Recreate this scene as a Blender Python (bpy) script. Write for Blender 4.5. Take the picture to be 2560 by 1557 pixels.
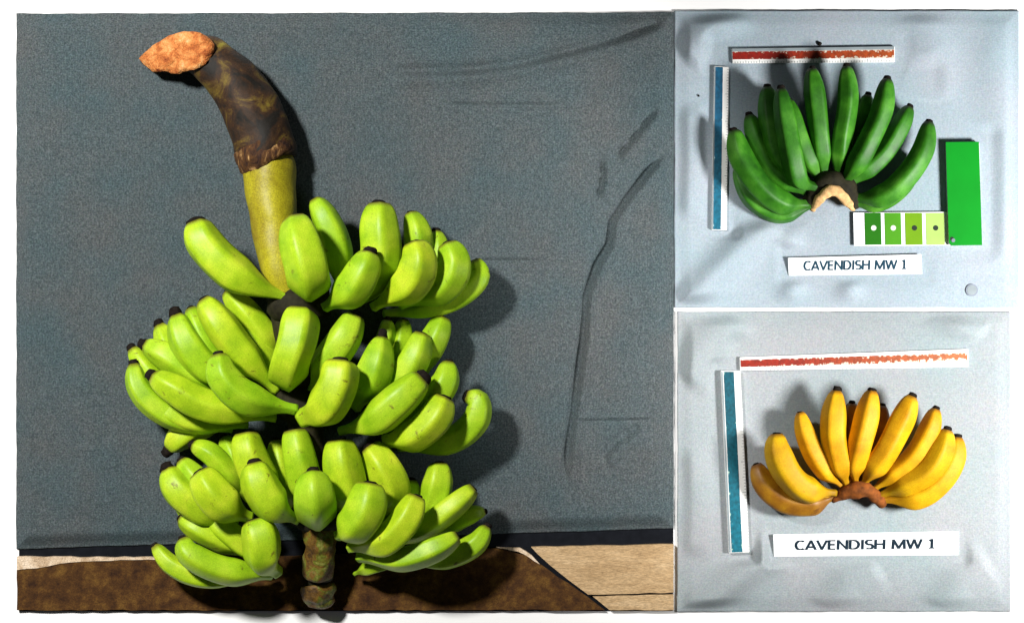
import bpy, bmesh, math, random
import numpy as np
from mathutils import Vector, Matrix, noise as mnoise

random.seed(7)
for o in list(bpy.data.objects):
    bpy.data.objects.remove(o)
SC = bpy.context.scene
COL = SC.collection

# ------------------------------------------------------------------ camera, world, lamps, exposure
H = 4.0                 # camera height above the table
S = 0.00075             # metres of table per photograph pixel
cam = bpy.data.cameras.new('camera')
cam.sensor_fit = 'HORIZONTAL'; cam.sensor_width = 36.0
cam.lens = 36.0 * H / (2560 * S)
cam.clip_end = 50
camo = bpy.data.objects.new('camera', cam); COL.objects.link(camo)
camo.location = (0, 0, H)
SC.camera = camo

w = bpy.data.worlds.new('World'); SC.world = w; w.use_nodes = True
w.node_tree.nodes['Background'].inputs[0].default_value = (0.86, 0.93, 1.0, 1)
w.node_tree.nodes['Background'].inputs[1].default_value = 0.035

def spot(name, loc, aim, power, color, cone, blend, size):
    l = bpy.data.lights.new(name, 'SPOT'); l.energy = power; l.color = color
    l.spot_size = math.radians(cone); l.spot_blend = blend; l.shadow_soft_size = size
    o = bpy.data.objects.new(name, l); COL.objects.link(o); o.location = loc
    o.rotation_euler = (Vector(aim) - Vector(loc)).to_track_quat('-Z', 'Y').to_euler()
    return o
spot('studio_lamp', (-1.5, 1.2, 2.75), (-0.82, -0.03, 0), 640, (1.0, 0.98, 0.94), 46, 0.33, 0.17)
spot('desk_lamp', (1.60, -0.25, 1.12), (0.98, 0.0, 0), 232, (1.0, 0.985, 0.96), 64, 0.5, 0.17)

SC.view_settings.view_transform = 'Standard'
SC.view_settings.look = 'None'
SC.view_settings.exposure = 0.0
SC.view_settings.gamma = 1.0

# ------------------------------------------------------------------ helpers
def P(px, py, z=0.0):
    k = (H - z) / H
    return Vector(((px - 1280) * S * k, (778.5 - py) * S * k, z))

def link(name, me, mat=None, parent=None, loc=(0, 0, 0)):
    o = bpy.data.objects.new(name, me); COL.objects.link(o)
    if me is not None and mat is not None:
        me.materials.clear(); me.materials.append(mat)
    o.location = loc
    if parent is not None:
        o.parent = parent
    return o

def tag(o, label=None, cat=None, group=None, kind=None):
    if label: o['label'] = label
    if cat: o['category'] = cat
    if group: o['group'] = group
    if kind: o['kind'] = kind
    return o

def empty(name, loc, label, cat, group=None):
    o = bpy.data.objects.new(name, None); COL.objects.link(o); o.location = loc
    o.empty_display_size = 0.02
    return tag(o, label, cat, group)

def smooth(me, v=True):
    me.polygons.foreach_set('use_smooth', [v] * len(me.polygons)); me.update()

def catmull(pts, n):
    """resample a polyline of tuples with Catmull-Rom, by arc length"""
    p = np.array(pts, float)
    p = np.vstack([2 * p[0] - p[1], p, 2 * p[-1] - p[-2]])
    out = []
    for i in range(1, len(p) - 2):
        for s in np.linspace(0, 1, 24, endpoint=False):
            a, b, c, d = p[i - 1], p[i], p[i + 1], p[i + 2]
            out.append(0.5 * ((2 * b) + (c - a) * s + (2 * a - 5 * b + 4 * c - d) * s ** 2 + (3 * b - a - 3 * c + d) * s ** 3))
    out.append(p[-2])
    out = np.array(out)
    L = np.concatenate([[0], np.cumsum(np.linalg.norm(np.diff(out[:, :3], axis=0), axis=1))])
    t = np.linspace(0, L[-1], n)
    return np.stack([np.interp(t, L, out[:, k]) for k in range(out.shape[1])], 1)

def sweep(name, spine, radii, mat, parent=None, segs=16, lobes=0, lobe_amp=0.0, phase=0.0, origin=None,
          jitter=0.0, jscale=30.0, flat=1.0, seed=0):
    """closed tube along spine (n x 3) with radii; UV u = along, v = around"""
    sp = [Vector(q) for q in spine]; n = len(sp)
    org = Vector(origin) if origin is not None else sp[0]
    T = [(sp[min(i + 1, n - 1)] - sp[max(i - 1, 0)]).normalized() for i in range(n)]
    up = Vector((0, 0, 1))
    N = up - T[0] * up.dot(T[0])
    if N.length < 1e-3: N = Vector((0, 1, 0)) - T[0] * T[0].y
    N.normalize()
    verts, faces, uvs = [], [], []
    for i in range(n):
        if i: N = (N - T[i] * N.dot(T[i])).normalized()
        B = T[i].cross(N)
        for j in range(segs):
            a = 2 * math.pi * j / segs
            r = radii[i]
            if lobes:                           # rounded polygon: flat flanks between soft ridges
                w_ = 2 * math.pi / lobes; am = ((a + phase) % w_) - w_ / 2
                r *= (1 - lobe_amp) * 0.96 + lobe_amp * 0.90 / max(0.72, math.cos(am) ) * (1.0 if abs(am) < w_ * 0.44 else 0.985)
            q = sp[i] + (N * math.cos(a) * flat + B * math.sin(a)) * r
            if jitter:
                q = q + (q - sp[i]).normalized() * jitter * mnoise.noise(q * jscale + Vector((seed, 0, 0)))
            verts.append(q - org)
    for i in range(n - 1):
        for j in range(segs):
            j2 = (j + 1) % segs
            faces.append((i * segs + j, i * segs + j2, (i + 1) * segs + j2, (i + 1) * segs + j))
            uvs += [(i / (n - 1), j / segs), (i / (n - 1), (j + 1) / segs), ((i + 1) / (n - 1), (j + 1) / segs), ((i + 1) / (n - 1), j / segs)]
    for i, rev in ((0, True), (n - 1, False)):
        c = len(verts); verts.append(sp[i] - org)
        for j in range(segs):
            j2 = (j + 1) % segs
            a, b = i * segs + j, i * segs + j2
            faces.append((c, b, a) if rev else (c, a, b)); uvs += [(i / (n - 1), 0.5)] * 3
    me = bpy.data.meshes.new(name); me.from_pydata([tuple(v) for v in verts], [], faces)
    ul = me.uv_layers.new(name='UVMap'); ul.data.foreach_set('uv', [c for uv in uvs for c in uv])
    smooth(me)
    po = Vector(parent.location) if parent is not None and parent.parent is None else Vector((0, 0, 0))
    if parent is not None and parent.parent is not None:
        po = Vector(parent.location) + Vector(parent.parent.location)
    return link(name, me, mat, parent, org - po)

def prism(name, poly, z0, z1, mat, parent=None, bevel=0.0, org=None):
    """polygon of world xy points extruded from z0 to z1; z1 may be a function of (x, y)"""
    org = Vector(org) if org is not None else (Vector(parent.location) if parent is not None else Vector((0, 0, 0)))
    bm = bmesh.new()
    f = z1 if callable(z1) else (lambda x, y: z1)
    g = z0 if callable(z0) else (lambda x, y: z0)
    lo = [bm.verts.new(Vector((x, y, g(x, y))) - org) for x, y in poly]
    hi = [bm.verts.new(Vector((x, y, f(x, y))) - org) for x, y in poly]
    n = len(poly)
    bm.faces.new(hi); bm.faces.new(lo[::-1])
    for i in range(n):
        bm.faces.new((lo[i], lo[(i + 1) % n], hi[(i + 1) % n], hi[i]))
    bmesh.ops.recalc_face_normals(bm, faces=bm.faces)
    if bevel:
        bmesh.ops.bevel(bm, geom=list(bm.edges), offset=bevel, segments=2, affect='EDGES')
    me = bpy.data.meshes.new(name); bm.to_mesh(me); bm.free()
    base = Vector((0, 0, 0))
    if parent is not None: base = Vector(parent.location) + (Vector(parent.parent.location) if parent.parent else Vector((0, 0, 0)))
    return link(name, me, mat, parent, org - base)

def pix(pts, z): return [(P(x, y, z).x, P(x, y, z).y) for x, y in pts]

def disc(name, c, r, z0, z1, mat, parent=None, n=20, bevel=0.0):
    return prism(name, [(c[0] + r * math.cos(2 * math.pi * i / n), c[1] + r * math.sin(2 * math.pi * i / n)) for i in range(n)],
                 z0, z1, mat, parent, bevel)

# ------------------------------------------------------------------ materials
class NT:
    def __init__(s, name):
        s.m = bpy.data.materials.new(name); s.m.use_nodes = True
        s.t = s.m.node_tree; s.b = s.t.nodes['Principled BSDF']
    def n(s, typ, **kw):
        q = s.t.nodes.new(typ)
        for k, v in kw.items(): setattr(q, k, v)
        return q
    def l(s, a, b): s.t.links.new(a, b)
    def coord(s, which='Object', scale=(1, 1, 1)):
        c = s.n('ShaderNodeTexCoord'); mp = s.n('ShaderNodeMapping')
        mp.inputs['Scale'].default_value = scale
        s.l(c.outputs[which], mp.inputs[0]); return mp.outputs[0]
    def noise(s, vec, scale, detail=2, rough=0.5, out='Fac', dist=0.0):
        q = s.n('ShaderNodeTexNoise'); s.l(vec, q.inputs['Vector'])
        q.inputs['Scale'].default_value = scale; q.inputs['Detail'].default_value = detail
        q.inputs['Roughness'].default_value = rough; q.inputs['Distortion'].default_value = dist
        return q.outputs[out]
    def ramp(s, fac, stops):
        r = s.n('ShaderNodeValToRGB'); s.l(fac, r.inputs[0])
        e = r.color_ramp.elements
        while len(e) < len(stops): e.new(0.5)
        for i, (p, c) in enumerate(stops):
            e[i].position = p; e[i].color = (*c, 1) if len(c) == 3 else c
        return r.outputs[0]
    def mix(s, fac, a, b, mode='MIX'):
        q = s.n('ShaderNodeMix', data_type='RGBA', blend_type=mode)
        for i, v in ((0, fac), (6, a), (7, b)):
            if isinstance(v, (int, float)): q.inputs[i].default_value = v
            elif isinstance(v, tuple): q.inputs[i].default_value = (*v, 1)
            else: s.l(v, q.inputs[i])
        return q.outputs[2]
    def math(s, op, a, b=None):
        q = s.n('ShaderNodeMath', operation=op)
        for i, v in ((0, a), (1, b)):
            if v is None: continue
            if isinstance(v, (int, float)): q.inputs[i].default_value = v
            else: s.l(v, q.inputs[i])
        return q.outputs[0]
    def bump(s, h, strength=0.3, dist=0.002):
        q = s.n('ShaderNodeBump'); q.inputs['Strength'].default_value = strength
        q.inputs['Distance'].default_value = dist
        s.l(h, q.inputs['Height']); s.l(q.outputs[0], s.b.inputs['Normal'])
    def color(s, c):
        if isinstance(c, tuple): s.b.inputs['Base Color'].default_value = (*c, 1)
        else: s.l(c, s.b.inputs['Base Color'])
    def rough(s, r, spec=0.5):
        s.b.inputs['Roughness'].default_value = r
        s.b.inputs['Specular IOR Level'].default_value = spec

G = lambda v: (v, v, v)

def mat_simple(name, col, rough=0.6, var=0.12, scale=60, spec=0.4, bump=0.1, fine=700):
    m = NT(name); v = m.coord()
    f = m.noise(v, scale, 4)
    a = tuple(c * (1 - var) for c in col); b = tuple(min(1, c * (1 + var)) for c in col)
    m.color(m.ramp(f, [(0.3, a), (0.7, b)])); m.rough(rough, spec)
    m.bump(m.noise(v, fine, 2), bump, 0.001)
    return m.m

def mat_banana(name, c_dark, c_mid, c_lite, c_base, brown, brown_amt, rough=0.42, speck=0.18, spec=0.45):
    m = NT(name); v = m.coord(); uv = m.coord('UV')
    info = m.n('ShaderNodeObjectInfo')
    add = m.n('ShaderNodeVectorMath', operation='ADD'); m.l(v, add.inputs[0])
    sc = m.n('ShaderNodeVectorMath', operation='SCALE'); m.l(info.outputs['Location'], sc.inputs[0]); sc.inputs['Scale'].default_value = 7.3
    m.l(sc.outputs[0], add.inputs[1]); v2 = add.outputs[0]
    base = m.ramp(m.noise(v2, 26, 3), [(0.28, c_dark), (0.5, c_mid), (0.75, c_lite)])
    # greener or paler pedicel end
    sep = m.n('ShaderNodeSeparateXYZ'); m.l(uv, sep.inputs[0])
    endf = m.ramp(sep.outputs[0], [(0.04, G(1.0)), (0.24, G(0.0))])
    base = m.mix(m.math('MULTIPLY', endf, 0.55), base, c_base)
    # long fibres and fine speckle
    uvs = m.coord('UV', (1.2, 26, 1))
    st = m.noise(uvs, 5, 3)
    base = m.mix(0.5, base, m.ramp(st, [(0.25, G(0.80)), (0.75, G(1.12))]), 'MULTIPLY')
    fine = m.noise(v2, 520, 2, 0.7)
    base = m.mix(1.0, base, m.ramp(fine, [(0.30, G(1 - speck * 1.6)), (0.70, G(1 + speck))]), 'MULTIPLY')
    # individual tint
    tint = m.ramp(info.outputs['Random'], [(0.0, (0.80, 0.92, 0.9)), (0.5, (0.98, 1.0, 1.0)), (1.0, (1.16, 1.05, 1.1))])
    base = m.mix(1.0, base, tint, 'MULTIPLY')
    # bruises and scars
    br = m.noise(v2, 46, 5, 0.65, dist=0.6)
    brf = m.ramp(br, [(brown_amt, G(0.0)), (brown_amt + 0.07, G(0.75))])
    base = m.mix(brf, base, brown)
    uvl = m.coord('UV', (7, 30, 1))
    off = m.n('ShaderNodeVectorMath', operation='ADD'); m.l(uvl, off.inputs[0]); m.l(sc.outputs[0], off.inputs[1])
    scar = m.ramp(m.noise(off.outputs[0], 1.0, 3, 0.6), [(0.70, G(0.0)), (0.78, G(0.55))])
    base = m.mix(scar, base, brown)
    tipf = m.ramp(sep.outputs[0], [(0.955, G(0.0)), (0.995, G(0.8))])
    base = m.mix(tipf, base, brown)
    m.color(base)
    m.rough(rough, spec)
    h = m.mix(0.5, m.noise(v2, 240, 3), st)
    m.bump(h, 0.22, 0.0015)
    return m.m

def mat_cloth(name, dark, mid, lite, tintA, tintB, fine=450, bump=0.25, patch=9):
    m = NT(name); v = m.coord()
    vx = m.coord('Object', (0.55, 1.25, 1)); vy = m.coord('Object', (1.25, 0.55, 1))
    n1 = m.noise(vx, fine, 2, 0.7); n2 = m.noise(vy, fine * 0.8, 2, 0.7)
    f = m.math('ADD', m.math('MULTIPLY', n1, 0.55), m.math('MULTIPLY', n2, 0.45))
    c = m.ramp(f, [(0.36, dark), (0.50, mid), (0.64, lite)])
    pt = m.noise(v, patch, 3)
    c = m.mix(1.0, c, m.ramp(pt, [(0.3, tintA), (0.7, tintB)]), 'MULTIPLY')
    sp = m.noise(v, fine * 0.45, 3, 0.8, out='Color')
    c = m.mix(0.16, c, sp, 'OVERLAY')
    # thread lines of the weave
    for ax in (0, 1):
        wv = m.n('ShaderNodeTexWave', wave_type='BANDS', bands_direction='XY'[ax]); m.l(v, wv.inputs['Vector'])
        wv.inputs['Scale'].default_value = 62; wv.inputs['Distortion'].default_value = 1.2; wv.inputs['Detail'].default_value = 1
        wv.inputs['Detail Scale'].default_value = 3
        c = m.mix(0.22 if patch > 8 else 0.07, c, m.ramp(wv.outputs[0], [(0.0, G(0.80)), (1.0, G(1.12))]), 'MULTIPLY')
    m.color(c); m.rough(0.95, 0.1)
    m.bump(f, bump, 0.002)
    return m.m

M = {}
M['table'] = mat_simple('white_table', (0.93, 0.93, 0.93), 0.6, 0.01, 8, 0.2, 0.02)
M['gap_shade'] = mat_simple('gap_shade', (0.008, 0.009, 0.012), 0.95, 0.2, 60, 0.05)  # black for the shade in the slit beside the cardboard
M['grey_cloth'] = mat_cloth('grey_cloth', (0.034, 0.045, 0.049), (0.066, 0.081, 0.087), (0.115, 0.136, 0.143),
                            (0.84, 1.0, 1.03), (1.13, 1.03, 1.0))
M['pale_cloth'] = mat_cloth('pale_cloth', (0.27, 0.32, 0.355), (0.315, 0.365, 0.405), (0.365, 0.415, 0.455),
                            (0.88, 0.98, 1.0), (1.06, 1.01, 1.03), 420, 0.2, 6)
M['grey_sheet'] = mat_cloth('grey_sheet', (0.245, 0.272, 0.287), (0.29, 0.317, 0.333), (0.34, 0.365, 0.378),
                            (0.90, 1.0, 1.0), (1.06, 1.0, 1.01), 420, 0.2, 6)
M['lime'] = mat_banana('lime_banana', (0.26, 0.45, 0.008), (0.38, 0.57, 0.014), (0.52, 0.66, 0.03), (0.24, 0.46, 0.010),
                       (0.12, 0.075, 0.012), 0.625, 0.44, 0.13, 0.3)
M['green'] = mat_banana('green_banana', (0.012, 0.085, 0.002), (0.034, 0.175, 0.006), (0.095, 0.31, 0.024), (0.008, 0.035, 0.003),
                        (0.02, 0.03, 0.006), 0.72, 0.5, 0.12, 0.3)
M['yellow'] = mat_banana('yellow_banana', (0.42, 0.19, 0.002), (0.56, 0.29, 0.003), (0.65, 0.38, 0.005), (0.16, 0.07, 0.003),
                         (0.20, 0.07, 0.004), 0.66, 0.55, 0.12, 0.18)
M['ripe'] = mat_banana('shaded_yellow_banana', (0.16, 0.05, 0.001), (0.28, 0.11, 0.002), (0.42, 0.20, 0.004), (0.14, 0.045, 0.002),
                       (0.10, 0.03, 0.002), 0.62, 0.5, 0.12)  # yellow fingers in shadow, the shade put into a browner colour
M['tip'] = mat_simple('dried_tip', (0.012, 0.009, 0.007), 0.9, 0.5, 200, 0.1, 0.5, 400)
M['crown_dark'] = mat_simple('dark_crown', (0.016, 0.014, 0.006), 0.8, 0.5, 90, 0.2, 0.6, 250)
M['crown_brown'] = mat_simple('brown_crown', (0.16, 0.045, 0.006), 0.8, 0.5, 90, 0.2, 0.6, 250)
M['cut_tan'] = mat_simple('tan_cut', (0.62, 0.38, 0.17), 0.9, 0.3, 120, 0.1, 0.6, 300)

def mat_blotch(name, stops, scale, rough=0.6, bump=0.5, stretch=(1, 1, 1), fine=420, dist=0.8):
    m = NT(name); v = m.coord('Object', stretch)
    c = m.ramp(m.noise(v, scale, 5, 0.6, dist=dist), stops)
    c = m.mix(1.0, c, m.ramp(m.noise(v, fine, 2, 0.7), [(0.3, G(0.6)), (0.7, G(1.25))]), 'MULTIPLY')
    m.color(c); m.rough(rough, 0.35)
    m.bump(m.noise(v, scale * 5, 4), bump, 0.003)
    return m.m
M['stalk'] = mat_blotch('olive_stalk', [(0.25, (0.17, 0.10, 0.005)), (0.42, (0.30, 0.25, 0.008)), (0.7, (0.42, 0.38, 0.012))], 14, 0.5, 0.3)
M['sheath'] = mat_blotch('mottled_sheath', [(0.42, (0.005, 0.003, 0.001)), (0.53, (0.036, 0.014, 0.003)), (0.62, (0.11, 0.068, 0.007)), (0.75, (0.24, 0.20, 0.02))], 17, 0.7, 0.4)
M['rachis'] = mat_blotch('shaded_rachis', [(0.3, (0.010, 0.006, 0.002)), (0.55, (0.025, 0.022, 0.004)), (0.75, (0.05, 0.04, 0.008))], 30, 0.8, 0.6)  # shade between the tiers put into the dark colour
M['peduncle'] = mat_blotch('brown_peduncle', [(0.30, (0.03, 0.012, 0.002)), (0.48, (0.16, 0.08, 0.01)), (0.58, (0.13, 0.16, 0.012)), (0.75, (0.46, 0.30, 0.12))], 34, 0.6, 0.8)
M['scar'] = mat_blotch('torn_scar', [(0.38, (0.02, 0.005, 0.002)), (0.55, (0.09, 0.035, 0.006)), (0.70, (0.55, 0.32, 0.12))], 50, 0.8, 0.9, (1, 0.5, 1))
M['cut_orange'] = mat_blotch('orange_cut', [(0.28, (0.20, 0.03, 0.005)), (0.45, (0.52, 0.16, 0.035)), (0.60, (0.70, 0.30, 0.09)), (0.8, (0.84, 0.58, 0.32))], 44, 0.85, 1.0)
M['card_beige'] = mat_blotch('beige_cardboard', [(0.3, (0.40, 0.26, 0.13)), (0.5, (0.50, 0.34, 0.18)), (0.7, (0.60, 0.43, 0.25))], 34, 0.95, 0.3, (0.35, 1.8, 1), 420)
M['card_shade'] = mat_blotch('shaded_cardboard', [(0.3, (0.030, 0.010, 0.002)), (0.5, (0.075, 0.030, 0.005)), (0.7, (0.15, 0.072, 0.012))], 48, 0.95, 0.4, (1, 1, 1), 420, 0.1)  # beige cardboard in shade, the shade put into a dark brown
M['card_rim'] = mat_blotch('torn_rim', [(0.3, (0.42, 0.28, 0.16)), (0.55, (0.70, 0.54, 0.38)), (0.75, (0.85, 0.72, 0.58))], 40, 0.95, 0.6)
M['paper'] = mat_simple('label_paper', (0.90, 0.92, 0.93), 0.7, 0.015, 30, 0.2, 0.03)
M['ink'] = mat_simple('ink_blue', (0.012, 0.045, 0.075), 0.8, 0.35, 160, 0.1, 0.05)
M['ink_dark'] = mat_simple('ink_dark', (0.010, 0.022, 0.035), 0.8, 0.35, 160, 0.1, 0.05)
M['plastic_white'] = mat_simple('ruler_white', (0.80, 0.80, 0.78), 0.35, 0.04, 50, 0.5, 0.05)
M['plastic_clear'] = mat_simple('ruler_grey', (0.24, 0.28, 0.30), 0.25, 0.12, 40, 0.5, 0.05)
M['cover_green'] = mat_simple('cover_green', (0.0, 0.22, 0.010), 0.6, 0.06, 20, 0.1, 0.03)
M['page'] = mat_simple('card_page', (0.74, 0.78, 0.76), 0.7, 0.05, 90, 0.2, 0.05)
M['sw1'] = mat_simple('swatch_deep', (0.014, 0.13, 0.003), 0.6, 0.06, 40, 0.1, 0.03)
M['sw2'] = mat_simple('swatch_mid', (0.06, 0.25, 0.01), 0.6, 0.06, 40, 0.1, 0.03)
M['sw3'] = mat_simple('swatch_lime', (0.13, 0.28, 0.006), 0.6, 0.06, 40, 0.1, 0.03)
M['sw4'] = mat_simple('swatch_pale', (0.32, 0.48, 0.12), 0.6, 0.06, 40, 0.1, 0.03)
M['hole_white'] = mat_simple('hole_white', (0.66, 0.78, 0.60), 0.8, 0.05)
M['hole_black'] = mat_simple('hole_black', (0.008, 0.018, 0.010), 0.8, 0.2)
M['metal'] = NT('brushed_metal').m
_b = M['metal'].node_tree.nodes['Principled BSDF']
_b.inputs['Base Color'].default_value = (0.14, 0.16, 0.20, 1); _b.inputs['Metallic'].default_value = 0.5; _b.inputs['Roughness'].default_value = 0.5

def mat_print(name, ink_a, ink_b, bare, thr, scale):
    """worn printed band: ink chips on bare plastic, chips thinner towards one end"""
    m = NT(name); v = m.coord('Object', (1, 0.8, 1)); uv = m.coord('UV')
    sep = m.n('ShaderNodeSeparateXYZ'); m.l(uv, sep.inputs[0])
    ink = m.mix(m.ramp(sep.outputs[0], [(0.25, G(0.0)), (0.95, G(1.0))]), ink_a, ink_b)
    ink = m.mix(1.0, ink, m.ramp(m.noise(v, scale * 1.6, 3), [(0.3, G(0.6)), (0.7, G(1.2))]), 'MULTIPLY')
    edge = m.math('ABSOLUTE', m.math('SUBTRACT', sep.outputs[1], 0.5))       # 0 centre .. 0.5 edge
    wear = m.math('MULTIPLY', edge, 0.55)
    k = m.math('ADD', m.noise(v, scale, 3, 0.7), wear)
    k = m.math('ADD', k, m.math('MULTIPLY', sep.outputs[0], thr[1]))
    fac = m.ramp(k, [(thr[0], G(0.0)), (thr[0] + 0.05, G(1.0))])
    m.color(m.mix(fac, ink, bare)); m.rough(0.45, 0.4)
    return m.m
M['print_red'] = mat_print('red_print', (0.24, 0.008, 0.002), (0.36, 0.06, 0.005), (0.60, 0.52, 0.42), (0.82, 0.13), 150)
M['print_orange'] = mat_print('orange_print', (0.26, 0.014, 0.003), (0.40, 0.09, 0.006), (0.64, 0.55, 0.44), (0.80, 0.14), 130)
M['print_blue'] = mat_print('blue_print', (0.005, 0.085, 0.17), (0.005, 0.13, 0.21), (0.35, 0.55, 0.58), (0.90, 0.05), 110)
M['print_teal'] = mat_print('teal_print', (0.003, 0.08, 0.115), (0.004, 0.14, 0.20), (0.35, 0.55, 0.45), (0.92, 0.08), 110)

# ------------------------------------------------------------------ the setting: table and three cloths
prism('table_top', [(-3, -3), (3, -3), (3, 3), (-3, 3)], -0.03, 0.0, M['table'])
tag(bpy.data.objects['table_top'], 'plain white table top under the three cloths', 'table', kind='structure')

def seg_dist(X, Y, pts):
    """signed distance to a polyline (positive to the left of its direction) and the parameter along it"""
    best = np.full(X.shape, 1e9); sgn = np.zeros(X.shape); par = np.zeros(X.shape)
    L = [math.dist(pts[i], pts[i + 1]) for i in range(len(pts) - 1)]; tot = sum(L); acc = 0
    for i in range(len(pts) - 1):
        ax, ay = pts[i]; bx, by = pts[i + 1]; dx, dy = bx - ax, by - ay
        t = np.clip(((X - ax) * dx + (Y - ay) * dy) / (L[i] ** 2), 0, 1)
        ex, ey = X - ax - t * dx, Y - ay - t * dy
        d = np.hypot(ex, ey); m = d < best
        best = np.where(m, d, best); sgn = np.where(m, np.sign(dx * ey - dy * ex), sgn)
        par = np.where(m, (acc + t * L[i]) / tot, par); acc += L[i]
    return best * np.where(sgn == 0, 1, sgn), par

def wav(X, Y, rng, n, k0, k1):
    z = np.zeros(X.shape)
    for _ in range(n):
        a = rng.uniform(0, 2 * math.pi); k = rng.uniform(k0, k1)
        z += np.sin((X * math.cos(a) + Y * math.sin(a)) * k + rng.uniform(0, 6.28)) / n
    return z

def cloth(name, poly, nx, ny, base, mat, creases, folds, seed, amp, label, edge=0.0008, flats=()):
    """poly: TL, TR, BR, BL in pixels; creases/folds: (pixel polyline, depth, width)"""
    rng = np.random.default_rng(seed)
    tl, tr, br, bl = [P(*p, 0) for p in poly]
    U, V = np.meshgrid(np.linspace(0, 1, nx), np.linspace(0, 1, ny))
    X = (1 - V) * ((1 - U) * tl.x + U * tr.x) + V * ((1 - U) * bl.x + U * br.x)
    Y = (1 - V) * ((1 - U) * tl.y + U * tr.y) + V * ((1 - U) * bl.y + U * br.y)
    # slightly frayed, uneven outline
    wob = lambda A, s: edge * 0.5 * (np.sin(A * 31 + s) + np.sin(A * 73 + 2 * s) * 0.6 + np.sin(A * 210 + 3 * s) * 0.4)
    X += np.where(U < 1e-6, wob(Y, 1 + seed), 0) + np.where(U > 1 - 1e-6, wob(Y, 2 + seed), 0) * 0.5
    Y += np.where(V < 1e-6, wob(X, 3 + seed), 0) + np.where(V > 1 - 1e-6, wob(X, 4 + seed), 0)
    Z = base + amp * wav(X, Y, rng, 14, 6, 26) + amp * 0.25 * wav(X, Y, rng, 14, 40, 110)
    for pl, d, wd in creases:
        pts = [tuple(P(*q, 0)[:2]) for q in pl]
        s, t = seg_dist(X, Y, pts)
        fade = np.clip(np.minimum(t, 1 - t) * 9, 0.0, 1)
        fade = fade * (0.85 + 0.15 * np.sin(t * 23 + d * 900))
        Z += fade * d * (-1.0 * np.exp(-(s / wd) ** 2) + 0.75 * np.exp(-((s - 1.7 * wd) / (1.5 * wd)) ** 2))
    for pl, d, wd in folds:
        pts = [tuple(P(*q, 0)[:2]) for q in pl]
        s, t = seg_dist(X, Y, pts)
        fade = np.clip(np.minimum(t, 1 - t) * 6, 0, 1); fade = fade * fade * (3 - 2 * fade)
        wd = wd * 1.25
        Z += fade * d * 0.95 * np.exp(-(s / wd) ** 2)
    for (x0, y0, x1, y1, zf, mg) in flats:      # where stiff things press it flat
        a, b = P(x0, y0, 0), P(x1, y1, 0)
        dx = np.maximum(np.maximum(a.x - X, X - b.x), 0); dy = np.maximum(np.maximum(b.y - Y, Y - a.y), 0)
        k = np.clip(1 - np.hypot(dx, dy) / mg, 0, 1); k = k * k * (3 - 2 * k)
        Z = Z * (1 - k) + np.minimum(Z, zf) * k
    ed = np.minimum(np.minimum(U, 1 - U) * (tr.x - tl.x), np.minimum(V, 1 - V) * (tl.y - bl.y))
    k = np.clip(ed / 0.030, 0, 1); k = k * k * (3 - 2 * k)
    Z = 0.0045 + (Z - 0.0045) * k
    Z = np.maximum(Z, 0.0035)
    verts = np.stack([X, Y, Z], -1).reshape(-1, 3)
    i = np.arange(nx * ny).reshape(ny, nx)
    q = np.stack([i[1:, :-1], i[1:, 1:], i[:-1, 1:], i[:-1, :-1]], -1).reshape(-1, 4)
    ring = np.concatenate([i[0, :], i[1:, -1], i[-1, -2::-1], i[-2:0:-1, 0]])
    low = verts[ring].copy(); low[:, 2] = 0.0022
    n0 = len(verts); m = len(ring)
    sk = np.array([(ring[k], ring[(k + 1) % m], n0 + (k + 1) % m, n0 + k) for k in range(m)])
    me = bpy.data.meshes.new(name)
    me.from_pydata(np.vstack([verts, low]).tolist(), [], np.vstack([q, sk]).tolist()); smooth(me)
    o = link(name, me, mat)
    return tag(o, label, 'cloth', kind='structure')

prism('gap_shade_underlay', pix([(48, 1330), (1683, 1300), (1683, 1526), (48, 1526)], 0), 0.0004, 0.0016, M['gap_shade'])  # black sheet added to paint the shade of the slit
tag(bpy.data.objects['gap_shade_underlay'], 'added black underlay standing for the shade in the slit between grey cloth and cardboard', 'underlay', kind='structure')
cloth('grey_cloth', [(42, 35), (1684, 32), (1684, 1319), (42, 1371)], 520, 420, 0.018, M['grey_cloth'],
      [([(1690, 42), (1560, 92), (1430, 128), (1300, 160), (1180, 176), (960, 180)], 0.012, 0.010),
       ([(1690, 350), (1620, 425), (1560, 500), (1525, 555), (1520, 610), (1490, 660), (1462, 740), (1455, 850), (1440, 960), (1420, 1100), (1410, 1230)], 0.013, 0.008),
       ([(1640, 270), (1580, 345), (1535, 400)], 0.009, 0.008),
       ([(1500, 400), (1505, 440), (1492, 500)], 0.009, 0.007),
       ([(1100, 264), (1250, 266), (1420, 265)], 0.004, 0.004),
       ([(1190, 652), (1270, 652), (1360, 652)], 0.004, 0.004),
       ([(1440, 1052), (1540, 1050), (1640, 1048)], 0.004, 0.004),
       ([(1600, 1060), (1540, 1100), (1500, 1150)], 0.008, 0.009)],
      [([(1600, 640), (1580, 900), (1600, 1200)], 0.006, 0.05), ([(200, 900), (260, 1100), (200, 1300)], 0.004, 0.06)],
      3, 0.0030, 'dark grey woven cloth with creases under the big banana bunch')
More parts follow.
